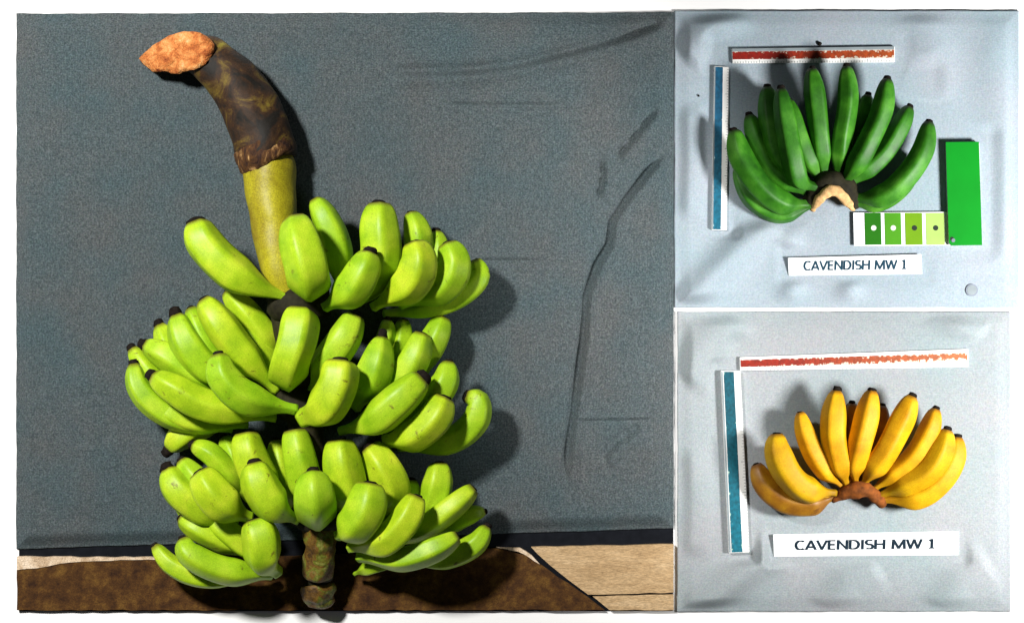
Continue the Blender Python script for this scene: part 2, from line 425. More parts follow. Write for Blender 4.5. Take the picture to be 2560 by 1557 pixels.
cloth('pale_cloth', [(1686, 28), (2546, 28), (2546, 769), (1686, 769)], 220, 190, 0.008, M['pale_cloth'], [],
      [([(1690, 800), (1770, 700), (1850, 620), (1960, 530)], 0.026, 0.024), ([(1960, 800), (1985, 690), (1965, 560)], 0.012, 0.018),
       ([(1700, 160), (1760, 90), (1850, 0)], 0.022, 0.03), ([(2105, 800), (2120, 740), (2130, 660)], 0.010, 0.018), ([(2290, 0), (2330, 120), (2320, 260)], 0.010, 0.03),
       ([(1700, 560), (1730, 400), (1715, 250)], 0.012, 0.028), ([(2480, 20), (2500, 300), (2490, 700)], 0.008, 0.03)],
      5, 0.0022, 'pale blue white cloth under the dark green banana hand',
      flats=[(1785, 110, 2250, 165, 0.0075, 0.03), (1770, 160, 1830, 580, 0.0075, 0.02), (2110, 340, 2470, 625, 0.0075, 0.03), (1955, 630, 2315, 695, 0.0075, 0.02), (2405, 700, 2455, 750, 0.0075, 0.02), (1850, 180, 2330, 530, 0.009, 0.04)])
cloth('grey_white_cloth', [(1693, 779), (2525, 779), (2525, 1527), (1693, 1527)], 220, 190, 0.008, M['grey_sheet'], [],
      [([(1700, 1560), (1790, 1480), (1890, 1400), (1990, 1350)], 0.026, 0.026), ([(1690, 960), (1760, 860), (1850, 770)], 0.020, 0.032),
       ([(2060, 1540), (2120, 1450), (2200, 1405)], 0.012, 0.028), ([(2360, 760), (2400, 820), (2440, 860)], 0.012, 0.028), ([(2350, 1540), (2400, 1450), (2480, 1400)], 0.012, 0.03), ([(1720, 1100), (1745, 1250), (1720, 1400)], 0.010, 0.025)],
      9, 0.0022, 'pale grey cloth under the yellow banana hand',
      flats=[(1845, 865, 2430, 945, 0.0075, 0.03), (1790, 915, 1880, 1390, 0.0075, 0.02), (1925, 1320, 2405, 1395, 0.0075, 0.02), (1880, 960, 2410, 1280, 0.009, 0.04)])

# ------------------------------------------------------------------ cardboard along the foot of the bunch
box = empty('cardboard_box', P(1000, 1450, 0.002), 'flattened beige cardboard box, one panel coloured dark for shade, under the foot of the banana bunch', 'cardboard')
def ragged(pts, step, amp, seed):
    r = random.Random(seed); out = []
    for i in range(len(pts)):
        a, b = pts[i], pts[(i + 1) % len(pts)]
        n = max(1, int(math.dist(a, b) / step))
        for k in range(n):
            t = k / n; j = amp if 0 < k else 0
            out.append((a[0] + (b[0] - a[0]) * t + r.uniform(-j, j), a[1] + (b[1] - a[1]) * t + r.uniform(-j, j)))
    return out
br = prism('shaded_panel', pix(ragged([(42, 1418), (160, 1406), (420, 1396), (760, 1388), (1245, 1370), (1318, 1388), (1372, 1424), (1470, 1492), (1512, 1524), (42, 1524)], 26, 1.6, 1), 0.012), 0.0022, 0.012, M['card_shade'], box)  # shaded cardboard, its shade painted as dark brown
br['label'] = 'cardboard panel with its shade painted dark brown'
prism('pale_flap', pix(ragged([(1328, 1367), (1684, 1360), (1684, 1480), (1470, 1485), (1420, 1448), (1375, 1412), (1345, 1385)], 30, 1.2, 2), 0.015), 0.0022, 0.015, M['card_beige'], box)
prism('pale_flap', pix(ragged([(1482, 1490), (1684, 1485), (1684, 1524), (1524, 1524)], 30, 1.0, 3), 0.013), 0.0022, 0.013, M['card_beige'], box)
prism('torn_edge', pix(ragged([(42, 1391), (420, 1393), (420, 1397), (230, 1402), (150, 1408), (90, 1420), (42, 1424)], 22, 1.6, 4), 0.014), 0.0024, 0.014, M['card_rim'], box)
prism('torn_edge', pix(ragged([(1240, 1367), (1300, 1369), (1330, 1388), (1350, 1410), (1322, 1392), (1295, 1378)], 14, 1.0, 5), 0.014), 0.0024, 0.014, M['card_rim'], box)

# ------------------------------------------------------------------ bananas
def profile(t, base_r, tip_r, shoulder=0.30, tip_start=0.74, neck=0.06):
    if t < neck: return base_r
    if t < shoulder:
        s = (t - neck) / (shoulder - neck); s = s * s * (3 - 2 * s); return base_r + (1 - base_r) * s
    if t < tip_start: return 1.0
    s = (t - tip_start) / (1 - tip_start)
    return tip_r + (1 - tip_r) * max(0.0, 1 - s ** 2.2) ** 0.72

def banana(root, pts, wpx, mat, tip_r=0.34, base_r=0.34, shoulder=0.30, tip_start=0.70, nub=0.8, n=34, segs=30, tip_mat=None):
    """pts: (px, py, z) from the pedicel to the blossom end; wpx: full thickness in photograph pixels"""
    w3 = [tuple(P(x, y, z)) for x, y, z in pts]
    sp = catmull(w3, n)
    rnd = random.Random(int(pts[0][0] * 7 + pts[-1][1] * 3))
    R = wpx * S * 0.5; ph = rnd.random() * 6
    rad = [R * profile(i / (n - 1), base_r, tip_r, shoulder, tip_start) * (1 + 0.02 * math.sin(i * 0.25 + ph)) for i in range(n)]
    b = sweep('banana', sp, rad, M[mat], root, segs, 5, rnd.uniform(0.6, 0.95), rnd.uniform(0, 6.28), jitter=R * 0.05, jscale=18, seed=rnd.random() * 9)
    if nub > 0:
        e = Vector(sp[-1]); d = (Vector(sp[-1]) - Vector(sp[-3])).normalized()
        L = R * 0.34 * nub
        side = Vector((rnd.uniform(-1, 1), rnd.uniform(-1, 1), rnd.uniform(-.3, .6))) * L * 0.25
        ns = [e - d * L * 0.45, e + d * L * 0.1, e + d * L * 0.55 + side * .5, e + d * L * 0.9 + side, e + d * L * 1.05 + side]
        sweep('blossom_tip', [tuple(q) for q in ns], [R * tip_r * k * min(1.0, 0.55 + 0.45 * nub) for k in (0.75, 1.04, 0.92, 0.75, 0.35)], M[tip_mat or 'tip'], b, 9, jitter=R * 0.10, jscale=160, seed=rnd.random() * 9)
    return b

bunch = empty('banana_bunch', P(720, 900, 0.012), 'tall bunch of lime green bananas in three tiers on a bent stalk', 'bananas')
def lime(pts, w, z, front=False, **kw):
    """pts given tip first (as read off the photograph); z height of the body, base sinks to the stalk"""
    p = pts[::-1]; n = len(p); out = []
    if front:                                  # grows out of the stalk towards the viewer, then bends up
        out.append((p[0][0], p[0][1] - 0.42 * w, z - 0.095)); out.append((p[0][0] + 1, p[0][1] - 0.44 * w, z - 0.045))
        p = p[1:] if n > 2 else p; n = len(p)
        for i, (x, y) in enumerate(p): out.append((x, y, z + 0.012 * math.sin(math.pi * (i + 1) / (n + 1)) - (0.0 if i < n - 1 else 0.012)))
        kw.setdefault('shoulder', 0.42); kw.setdefault('base_r', 0.62)
    else:
        for i, (x, y) in enumerate(p):
            t = i / (n - 1)
            out.append((x, y, max(0.034, z - 0.045 * (1 - t) ** 2 + 0.010 * math.sin(math.pi * t) - 0.008 * t)))
    kw.setdefault('tip_r', 0.38); kw.setdefault('tip_start', 0.64)
    kw.setdefault('shoulder', 0.46); kw.setdefault('base_r', 0.30)
    return banana(bunch, out, w * 1.06, 'lime', **kw)

# top tier
lime([(490, 556), (512, 612), (575, 676), (650, 720), (722, 744)], 88, 0.17, shoulder=0.5, base_r=0.25, tip_r=0.55, tip_start=0.8)
lime([(735, 546), (752, 610), (770, 680), (776, 752)], 98, 0.215, front=True, nub=0.3, tip_r=0.5)
lime([(786, 499), (815, 550), (838, 610), (850, 690), (852, 740)], 72, 0.135, nub=0.3)
lime([(948, 510), (948, 570), (950, 640), (925, 720), (890, 755)], 96, 0.15, nub=0.4, tip_r=0.5)
lime([(924, 632), (908, 676), (876, 726), (812, 768)], 84, 0.21, shoulder=0.45, tip_r=0.42, nub=0.9)
lime([(1034, 608), (1046, 655), (1020, 712), (932, 768)], 86, 0.18, shoulder=0.5, base_r=0.28, tip_r=0.5, nub=0.3)
lime([(1026, 532), (1044, 590), (1040, 650), (980, 740)], 68, 0.10, nub=0.3)
lime([(1090, 578), (1094, 630), (1070, 700), (1000, 750)], 56, 0.08, nub=0.9)
lime([(1118, 610), (1136, 660), (1104, 715), (1000, 762)], 82, 0.14, shoulder=0.5, base_r=0.3, tip_r=0.5, nub=0.3)
lime([(1186, 652), (1196, 694), (1140, 742), (1050, 774), (960, 784)], 62, 0.10, shoulder=0.5, base_r=0.3, tip_r=0.5, nub=0.3)
lime([(566, 728), (620, 786), (670, 850), (712, 920)], 66, 0.09, nub=0.3)
# middle tier
lime([(752, 775), (742, 840), (724, 900), (716, 978)], 90, 0.195, front=True, nub=0.25, tip_r=0.62, tip_start=0.85)
lime([(508, 750), (552, 812), (612, 890), (692, 978)], 78, 0.155, shoulder=0.45, tip_r=0.45, nub=0.5)
lime([(440, 788), (468, 860), (520, 920), (620, 985)], 80, 0.135, shoulder=0.45, nub=1.3)
lime([(362, 862), (420, 890), (500, 940), (600, 1000)], 72, 0.115, shoulder=0.45, nub=1.1)
lime([(546, 886), (560, 946), (620, 996), (742, 1024)], 78, 0.21, shoulder=0.5, base_r=0.32, nub=0.6)
lime([(382, 940), (436, 974), (520, 1016), (690, 1046)], 76, 0.165, shoulder=0.5, base_r=0.25, nub=1.0)
lime([(334, 910), (346, 966), (396, 1022), (480, 1060), (580, 1072)], 62, 0.125, shoulder=0.5, base_r=0.3, nub=1.0)
lime([(424, 1122), (450, 1092), (500, 1060), (590, 1040)], 72, 0.08, nub=1.3)
lime([(888, 788), (858, 850), (816, 912), (776, 980)], 78, 0.165, shoulder=0.4, tip_r=0.55, nub=0.25)
lime([(850, 902), (842, 960), (810, 1018), (756, 1046)], 94, 0.215, shoulder=0.4, base_r=0.5, tip_r=0.62, tip_start=0.84, nub=0.4)
lime([(956, 842), (944, 905), (920, 965), (890, 1020)], 84, 0.15, shoulder=0.45, tip_r=0.26, tip_start=0.5, nub=1.1)
lime([(968, 800), (962, 850), (930, 930)], 50, 0.09, nub=0.8)
lime([(1056, 834), (1036, 895), (1000, 950), (920, 1030)], 76, 0.13, nub=0.3, tip_r=0.5)
lime([(1106, 794), (1090, 840), (1050, 900), (960, 1000)], 72, 0.095, nub=0.3, tip_r=0.5)
lime([(1056, 946), (996, 1002), (934, 1052), (850, 1078)], 84, 0.185, shoulder=0.5, base_r=0.25, tip_r=0.5, nub=1.0)
lime([(1122, 904), (1112, 958), (1068, 1010), (960, 1075)], 70, 0.125, shoulder=0.45, nub=0.5)
lime([(1112, 994), (1086, 1046), (1036, 1086), (964, 1102)], 80, 0.165, shoulder=0.42, base_r=0.42, nub=0.4, tip_r=0.5)
lime([(1170, 990), (1196, 1004), (1186, 1056), (1120, 1104), (996, 1116)], 66, 0.11, shoulder=0.45, base_r=0.4, nub=0.9, tip_r=0.5)
lime([(398, 812), (432, 880), (490, 950), (600, 1010)], 66, 0.09, nub=1.1)
lime([(330, 872), (372, 930), (440, 990), (560, 1040)], 60, 0.095, nub=1.1)
lime([(600, 800), (640, 860), (680, 920), (712, 970)], 64, 0.085, nub=0.4)
lime([(1010, 800), (1000, 870), (970, 940), (890, 1020)], 62, 0.075, nub=0.4)
lime([(476, 770), (508, 840), (560, 920), (650, 985)], 62, 0.115, nub=0.6)
lime([(360, 985), (420, 1030), (500, 1058), (620, 1062)], 54, 0.12, nub=0.8)
# bottom tier
lime([(452, 1150), (490, 1200), (540, 1255), (620, 1300)], 64, 0.115, nub=0.8)
lime([(520, 1290), (570, 1330), (620, 1368), (690, 1400)], 58, 0.105, nub=0.5)
lime([(560, 1092), (588, 1150), (630, 1220), (700, 1280)], 62, 0.08, nub=0.6)
lime([(690, 1100), (700, 1160), (720, 1220), (760, 1290)], 64, 0.08, nub=0.5)
lime([(1030, 1200), (1020, 1260), (980, 1310), (900, 1340)], 60, 0.085, nub=0.5)
lime([(440, 1240), (490, 1290), (560, 1330), (660, 1360)], 62, 0.08, nub=0.8)
lime([(614, 1084), (622, 1136), (650, 1200), (700, 1270)], 86, 0.14, nub=0.2, tip_r=0.6)
lime([(636, 1158), (650, 1212), (688, 1268), (744, 1300)], 90, 0.185, shoulder=0.5, base_r=0.3, nub=0.7, tip_r=0.45)
lime([(736, 1076), (746, 1136), (760, 1200), (780, 1290)], 80, 0.14, nub=0.2, tip_r=0.6)
lime([(782, 1180), (786, 1240), (790, 1322)], 94, 0.205, front=True, nub=0.7, tip_r=0.4)
lime([(848, 1102), (854, 1160), (866, 1220), (850, 1300)], 92, 0.15, nub=0.2, tip_r=0.6)
lime([(924, 1116), (962, 1170), (980, 1224), (940, 1300)], 84, 0.13, nub=0.5, tip_r=0.55)
lime([(926, 1208), (914, 1272), (880, 1320), (846, 1338)], 92, 0.20, nub=0.3, tip_r=0.55, shoulder=0.4)
lime([(1044, 1240), (1014, 1302), (964, 1350), (872, 1368)], 74, 0.185, shoulder=0.45, base_r=0.36, tip_r=0.5, nub=0.3)
lime([(1100, 1158), (1096, 1210), (1076, 1262), (1000, 1330)], 74, 0.10, nub=0.3, tip_r=0.5)
lime([(1184, 1220), (1126, 1270), (1050, 1322), (940, 1362)], 60, 0.13, nub=0.3, tip_r=0.5)
lime([(1212, 1278), (1170, 1290), (1080, 1340)], 44, 0.085, nub=0.8)
lime([(1144, 1340), (1088, 1370), (1004, 1396), (896, 1388)], 60, 0.16, shoulder=0.45, base_r=0.5, nub=0.3, tip_r=0.5)
lime([(1218, 1316), (1188, 1360), (1116, 1394), (1010, 1405)], 56, 0.10, nub=0.9)
lime([(886, 1434), (930, 1416), (1000, 1398)][::-1], 34, 0.09, nub=0)
lime([(418, 1172), (448, 1226), (505, 1270), (590, 1310)], 84, 0.125, nub=1.0, shoulder=0.45)
lime([(500, 1180), (530, 1228), (570, 1268), (626, 1292)], 86, 0.17, shoulder=0.5, base_r=0.35, nub=0.5, tip_r=0.55)
lime([(482, 1112), (530, 1136), (572, 1186), (620, 1250)], 56, 0.105, nub=1.0)
lime([(450, 1296), (500, 1322), (560, 1350), (640, 1390)], 60, 0.10, nub=0.6)
lime([(638, 1300), (654, 1350), (660, 1400), (694, 1430)], 90, 0.165, shoulder=0.5, base_r=0.35, nub=0.2, tip_r=0.6)
lime([(456, 1346), (478, 1386), (560, 1424), (680, 1434)], 68, 0.14, shoulder=0.4, base_r=0.42, nub=0.5)
lime([(386, 1364), (428, 1412), (500, 1442), (590, 1440), (676, 1436)], 52, 0.095, nub=1.0)

# stalk: olive main stem, mottled upper sheath, cut end
def stem(name, pts, mat, segs=28, n=40, parent=bunch, jitter=0.004, jscale=22, seed=1, flat=1.0):
    a = catmull([(*P(x, y, z), hw * S) for x, y, hw, z in pts], n)
    return sweep(name, a[:, :3], a[:, 3], M[mat], parent, segs, jitter=jitter, jscale=jscale, seed=seed, flat=flat)
stem('stalk', [(668, 396, 60, 0.078), (673, 430, 65, 0.080), (677, 500, 60, 0.088), (690, 600, 56, 0.10), (706, 680, 52, 0.105), (716, 735, 40, 0.105)], 'stalk', n=40)
stem('rachis', [(708, 690, 44, 0.09), (720, 760, 46, 0.09), (745, 920, 44, 0.09), (772, 1120, 42, 0.09), (798, 1320, 36, 0.085), (802, 1400, 34, 0.072), (798, 1440, 32, 0.062)], 'rachis', n=40)
stem('sheath', [(430, 132, 34, 0.048), (478, 132, 48, 0.058), (525, 152, 56, 0.066), (578, 200, 66, 0.07), (618, 258, 72, 0.074), (646, 318, 75, 0.077), (662, 370, 76, 0.078), (667, 398, 72, 0.078)], 'sheath', n=44, jitter=0.006, seed=3)
stem('scar_ring', [(656, 364, 72, 0.078), (661, 378, 75, 0.079), (667, 398, 74, 0.078), (670, 403, 66, 0.077)], 'scar', n=10, jitter=0.005, jscale=70, seed=5)
stem('peduncle', [(796, 1300, 40, 0.100), (800, 1345, 40, 0.094), (800, 1380, 37, 0.086), (797, 1410, 39, 0.078), (796, 1438, 36, 0.070)], 'peduncle', n=22, jitter=0.006, jscale=50, seed=6)
stem('stalk_stub', [(796, 1460, 43, 0.046), (797, 1470, 45, 0.046), (797, 1484, 40, 0.040), (798, 1494, 38, 0.036), (799, 1503, 34, 0.032)], 'peduncle', n=16, jitter=0.007, jscale=50, seed=8)
stem('stub_core', [(797, 1430, 26, 0.062), (797, 1465, 26, 0.056)], 'crown_dark', n=5, jitter=0.004)
for hx, hy, r in ((735, 760, 74), (752, 1010, 70), (790, 1290, 62)):       # woody cushions the fingers grow from
    stem('crown_cushion', [(hx - 62, hy - 6, r * .35, 0.105), (hx - 30, hy, r * .62, 0.105), (hx, hy, r * .7, 0.105), (hx + 40, hy, r * .62, 0.105), (hx + 90, hy - 4, r * .35, 0.10)], 'crown_dark', n=16, segs=16, jitter=0.006, jscale=40)

# fibrous orange cut face
def cut_face():
    out = [(346, 147), (366, 128), (395, 106), (430, 87), (468, 79), (502, 84), (526, 98), (537, 118), (530, 142), (512, 163), (486, 175), (462, 180), (440, 184), (412, 179), (386, 181), (364, 166)]
    cx, cy = 452, 132; zt = lambda x: 0.046 + 0.066 * min(1, max(0, (x - 346) / 150))
    org = P(cx, cy, 0.08); bm = bmesh.new(); rings = []
    N = 48
    ol = catmull([(x, y, 0) for x, y in out + out[:1]], N + 1)[:-1]
    for k, (s, dz) in enumerate(((0.80, -0.030), (1.0, -0.010), (0.985, -0.001), (0.80, 0.003), (0.58, 0.004), (0.34, 0.006), (0.12, 0.005))):
        ring = []
        for q in ol:
            x = cx + (q[0] - cx) * s; y = cy + (q[1] - cy) * s
            z = zt(x) + dz
            if k > 1: z += 0.008 * mnoise.noise(Vector((x * 0.06, y * 0.06, 3))) + 0.005 * mnoise.noise(Vector((x * .2, y * .2, 1)))
            p = P(x, y, z)
            if k in (1, 2): p = p + Vector(((q[0] - cx), -(q[1] - cy), 0)).normalized() * 0.003 * mnoise.noise(Vector((x * .15, y * .15, 7)))
            ring.append(bm.verts.new(p - org))
        rings.append(ring)
    for a, b in zip(rings, rings[1:]):
        for i in range(N): bm.faces.new((a[i], a[(i + 1) % N], b[(i + 1) % N], b[i]))
    bm.faces.new(rings[-1]); bm.faces.new(rings[0][::-1])
    bmesh.ops.recalc_face_normals(bm, faces=bm.faces)
    me = bpy.data.meshes.new('cut_face'); bm.to_mesh(me); bm.free(); smooth(me)
    o = link('cut_face', me, M['cut_orange'], bunch, org - bunch.location)
    o['label'] = 'ragged orange cut end of the stalk'
cut_face()

# ------------------------------------------------------------------ dark green hand
def hand_finger(root, pts, w, z, mat, zb=0.034, **kw):
    p = pts[::-1]; n = len(p); out = []
    for i, (x, y) in enumerate(p):
        t = i / (n - 1)
        k = min(1, t * 2.2); k = k * k * (3 - 2 * k)
        out.append((x, y, zb + (z - zb) * k + (-0.004 * max(0, t - .6))))
    kw.setdefault('tip_r', 0.38); kw['tip_start'] = max(0.70, kw.get('tip_start', 0.7)); kw.setdefault('shoulder', 0.28); kw.setdefault('base_r', 0.42)
    return banana(root, out, w, mat, **kw)

gh = empty('banana_hand', P(2080, 400, 0.008), 'fanned hand of dark green bananas on pale cloth beside swatch cards', 'bananas', None)
g = lambda pts, w, z, **kw: hand_finger(gh, pts, w * 1.07, z, 'green', **kw)
g([(1834, 326), (1852, 392), (1896, 462), (1954, 506), (2022, 512)], 58, 0.062, shoulder=0.25)
g([(1842, 420), (1880, 496), (1938, 532), (1992, 526), (2030, 512)], 46, 0.032, shoulder=0.25)
g([(1872, 288), (1896, 360), (1936, 430), (2030, 488)], 50, 0.036)
g([(1918, 218), (1928, 300), (1950, 390), (2036, 474)], 56, 0.050)
g([(1952, 222), (1966, 308), (1982, 392), (2000, 452), (2042, 470)], 52, 0.085, zb=0.045, tip_start=0.55)
g([(1970, 250), (1992, 322), (2016, 384), (2050, 452)], 46, 0.056)
g([(2030, 172), (2040, 252), (2050, 340), (2062, 450)], 50, 0.066, tip_start=0.55)
g([(2116, 166), (2119, 252), (2106, 340), (2094, 450)], 50, 0.068, tip_start=0.55)
g([(2170, 238), (2152, 320), (2120, 400), (2098, 456)], 46, 0.034)
g([(2218, 198), (2204, 280), (2166, 366), (2130, 428), (2102, 460)], 52, 0.074, tip_start=0.6)
g([(2274, 268), (2250, 318), (2206, 388), (2116, 466)], 50, 0.044)
g([(2322, 305), (2306, 378), (2262, 446), (2206, 490), (2128, 496)], 54, 0.064, shoulder=0.25)
g([(2290, 400), (2256, 462), (2200, 504), (2130, 508)], 44, 0.033, shoulder=0.25)
stemg = lambda name, pts, mat, **kw: stem(name, pts, mat, parent=gh, n=26, segs=16, **kw)
crown = stemg('crown', [(2012, 514, 12, 0.030), (2030, 498, 20, 0.034), (2052, 468, 25, 0.040), (2080, 452, 27, 0.044), (2110, 466, 25, 0.040), (2132, 496, 20, 0.034), (2142, 520, 12, 0.028)], 'crown_dark', jitter=0.006, jscale=60)
cf = stem('cut_face', [(2031, 524, 6, 0.030), (2042, 506, 11, 0.046), (2060, 486, 13, 0.056), (2080, 476, 14, 0.060), (2102, 486, 12, 0.056), (2120, 506, 11, 0.046), (2134, 524, 5, 0.030)], 'cut_tan', parent=crown, n=30, segs=14, jitter=0.003, jscale=120)

# ------------------------------------------------------------------ yellow hand
yh = empty('banana_hand', P(2140, 1150, 0.008), 'fanned hand of ripe yellow bananas on pale grey cloth', 'bananas', None)
def y_(pts, w, z, mat='yellow', **kw):
    kw.setdefault('base_r', 0.26)
    return hand_finger(yh, pts, w * 1.13, z, mat, **kw)
y_([(1942, 1084), (1946, 1130), (1974, 1188), (2018, 1224), (2090, 1232)], 64, 0.072, zb=0.045, shoulder=0.3, tip_start=0.66, tip_r=0.4, nub=0.3)
y_([(1890, 1160), (1912, 1212), (1966, 1252), (2030, 1258), (2092, 1240)], 56, 0.034, mat='ripe', shoulder=0.25, nub=0.3)  # lower finger, its shadow painted browner
y_([(1930, 1120), (1960, 1190), (2010, 1246), (2092, 1240)], 46, 0.034, shoulder=0.3, nub=0.2)
y_([(2000, 1030), (2014, 1082), (2036, 1136), (2072, 1186), (2104, 1216)], 46, 0.058, nub=0.3)
y_([(2092, 976), (2086, 1040), (2086, 1100), (2102, 1166), (2118, 1214)], 56, 0.072, tip_start=0.6)
y_([(2180, 976), (2168, 1040), (2150, 1112), (2138, 1166), (2140, 1212)], 54, 0.072, tip_start=0.6)
y_([(2280, 990), (2254, 1052), (2216, 1126), (2178, 1178), (2156, 1214)], 56, 0.074, tip_start=0.6)
y_([(2340, 1022), (2320, 1082), (2276, 1150), (2180, 1226)], 50, 0.056)
y_([(2368, 1074), (2352, 1130), (2310, 1186), (2196, 1240)], 58, 0.064, mat='yellow', shoulder=0.3)
y_([(2394, 1092), (2386, 1146), (2350, 1204), (2290, 1244), (2204, 1250)], 56, 0.050, shoulder=0.3)
y_([(2130, 1008), (2128, 1080), (2124, 1150), (2128, 1212)], 46, 0.032, mat='ripe')
y_([(2206, 1014), (2196, 1080), (2170, 1150), (2148, 1212)], 44, 0.032, mat='ripe')
stem('crown', [(2080, 1246, 9, 0.030), (2098, 1238, 14, 0.038), (2122, 1228, 18, 0.044), (2150, 1222, 19, 0.046), (2176, 1232, 17, 0.042), (2196, 1248, 15, 0.036), (2208, 1262, 11, 0.030)], 'crown_brown', parent=yh, n=26, segs=16, jitter=0.006, jscale=60)

# ------------------------------------------------------------------ rulers
def ruler(name, quad, bands, label, thick=0.0065, ticks=None, z0=0.0078, rim=None):
    """quad: pixel corners start-a, end-a, end-b, start-b (a = first long edge); bands: (from, to, material, height) across the width"""
    q = [P(x, y, z0 + thick) for x, y in quad]
    c = sum(q, Vector()) / 4; c.z = z0
    root = empty(name, c, label, 'ruler', 'plastic rulers laid round the banana hands')
    at = lambda u, v: (q[0] * (1 - u) + q[1] * u) * (1 - v) + (q[3] * (1 - u) + q[2] * u) * v
    def band(nm, v0, v1, zz0, zz1, mat, u0=0.0, u1=1.0, bev=0.0):
        pts = [at(u0, v0), at(u1, v0), at(u1, v1), at(u0, v1)]
        o = prism(nm, [(p.x, p.y) for p in pts], zz0, zz1, mat, root, bev)
        me = o.data; ul = me.uv_layers.new(name='UVMap')
        A = at(0, v0); D = at(1, v0) - A; E = at(0, v1) - A
        for lp in me.loops:
            w_ = me.vertices[lp.vertex_index].co + root.location - A
            det = D.x * E.y - D.y * E.x
            ul.data[lp.index].uv = ((w_.x * E.y - w_.y * E.x) / det, (D.x * w_.y - D.y * w_.x) / det)
        return o
    band('body', 0, 1, z0, z0 + thick, M['plastic_white'], bev=0.0009)
    for nm, v0, v1, mat in bands:
        band(nm, v0, v1, z0 + thick - 0.0004, z0 + thick + 0.0005, M[mat], 0.004, 0.996)
    # graduation ticks, one joined print
    if ticks:
        va, vb, nt = ticks
        bm = bmesh.new()
        for i in range(1, nt):
            u = i / nt; hw = 0.00045; L = 1.0 if i % 10 == 0 else (0.75 if i % 5 == 0 else 0.5)
            D = (at(1, 0) - at(0, 0)).normalized() * hw
            a, b = at(u, va), at(u, va + (vb - va) * L)
            vs = [bm.verts.new(Vector((p.x, p.y, z0 + thick + 0.0003)) - root.location) for p in (a - D, a + D, b + D, b - D)]
            bm.faces.new(vs)
        bmesh.ops.recalc_face_normals(bm, faces=bm.faces)
        me = bpy.data.meshes.new('graduation_marks'); bm.to_mesh(me); bm.free()
        t = link('graduation_marks', me, M['plastic_clear'], root); t['kind'] = 'stuff'
    return root
ruler('ruler', [(1829, 122), (2237, 116), (2237, 156), (1831, 159)], [('printed_band', 0.22, 0.74, 'print_red'), ('grey_edge', 0.02, 0.20, 'plastic_clear')],
      'white ruler with worn red print lying above the green bananas', ticks=(0.99, 0.78, 60))
ruler('ruler', [(1849, 893), (2421, 872), (2421, 917), (1850, 926)], [('printed_band', 0.20, 0.74, 'print_orange')],
      'white ruler with worn orange print lying above the yellow bananas', ticks=(0.99, 0.78, 60))
ruler('ruler', [(1822, 168), (1817, 576), (1779, 575), (1785, 166)], [('printed_band', 0.40, 0.90, 'print_blue'), ('grey_edge', 0.90, 0.99, 'plastic_clear')],
      'blue and white ruler lying lengthwise beside the green bananas', ticks=(0.01, 0.2, 60))
ruler('ruler', [(1851, 927), (1874, 1380), (1822, 1382), (1802, 927)], [('printed_band', 0.34, 0.86, 'print_teal'), ('grey_edge', 0.90, 0.99, 'plastic_clear')],
      'teal and white ruler lying lengthwise beside the yellow bananas', thick=0.010, ticks=(0.01, 0.2, 60))

# ------------------------------------------------------------------ paper labels
def arc(cx, cy, rx, ry, a0, a1, n=14):
    return [(cx + rx * math.cos(math.radians(a0 + (a1 - a0) * i / n)), cy + ry * math.sin(math.radians(a0 + (a1 - a0) * i / n))) for i in range(n + 1)]
GLYPH = {   # advance width and strokes in units of the capital height
    'C': (0.66, [arc(0.36, 0.5, 0.31, 0.46, 48, 312, 20)]),
    'A': (0.72, [[(0.04, 0), (0.36, 1), (0.68, 0)], [(0.15, 0.30), (0.57, 0.30)]]),
    'V': (0.70, [[(0.03, 1), (0.35, 0), (0.67, 1)]]),
    'E': (0.58, [[(0.52, 0.95), (0.10, 0.95), (0.10, 0.05), (0.52, 0.05)], [(0.10, 0.52), (0.48, 0.52)]]),
    'N': (0.78, [[(0.10, 0), (0.10, 0.97), (0.68, 0.03), (0.68, 1)]]),
    'D': (0.74, [[(0.10, 0.05), (0.10, 0.95)] + arc(0.28, 0.5, 0.38, 0.45, 90, -90, 16) + [(0.10, 0.05)]]),
    'I': (0.30, [[(0.15, 0), (0.15, 1)]]),
    'S': (0.58, [arc(0.29, 0.72, 0.22, 0.23, 40, 262, 14) + arc(0.28, 0.28, 0.23, 0.24, 80, -140, 14)]),
    'H': (0.76, [[(0.10, 0), (0.10, 1)], [(0.66, 0), (0.66, 1)], [(0.10, 0.52), (0.66, 0.52)]]),
    'M': (0.98, [[(0.10, 0), (0.14, 0.97), (0.49, 0.08), (0.84, 0.97), (0.88, 0)]]),
    'W': (1.02, [[(0.03, 1), (0.27, 0.03), (0.51, 0.95), (0.75, 0.03), (0.99, 1)]]),
    '1': (0.52, [[(0.10, 0.80), (0.28, 0.96), (0.28, 0.05)], [(0.08, 0.04), (0.48, 0.04)]]),
    ' ': (0.34, [])}
def lettering(text, wid):
    vs, fs = [], []; x0 = 0; lay = 0
    for ch in text:
        adv, strokes = GLYPH[ch]
        for st in strokes:
            lay += 1; n = len(st)
            for i in range(n - 1):
                p, q = Vector(st[i]), Vector(st[i + 1]); d = (q - p).normalized(); nr = Vector((-d.y, d.x)) * wid * 0.5
                ea = 0 if i == 0 else wid * 0.22; eb = 0 if i == n - 2 else wid * 0.22
                p = p - d * ea; q = q + d * eb; b0 = len(vs)
                z = 0.00006 * (lay % 3) + 0.00002 * (i % 3)
                for c in (p + nr, p - nr, q - nr, q + nr): vs.append((x0 + c.x, min(1, max(0, c.y)), z))
                fs.append((b0, b0 + 1, b0 + 2, b0 + 3))
        x0 += adv + 0.02
    me = bpy.data.meshes.new('lettering'); me.from_pydata(vs, [], fs); return me
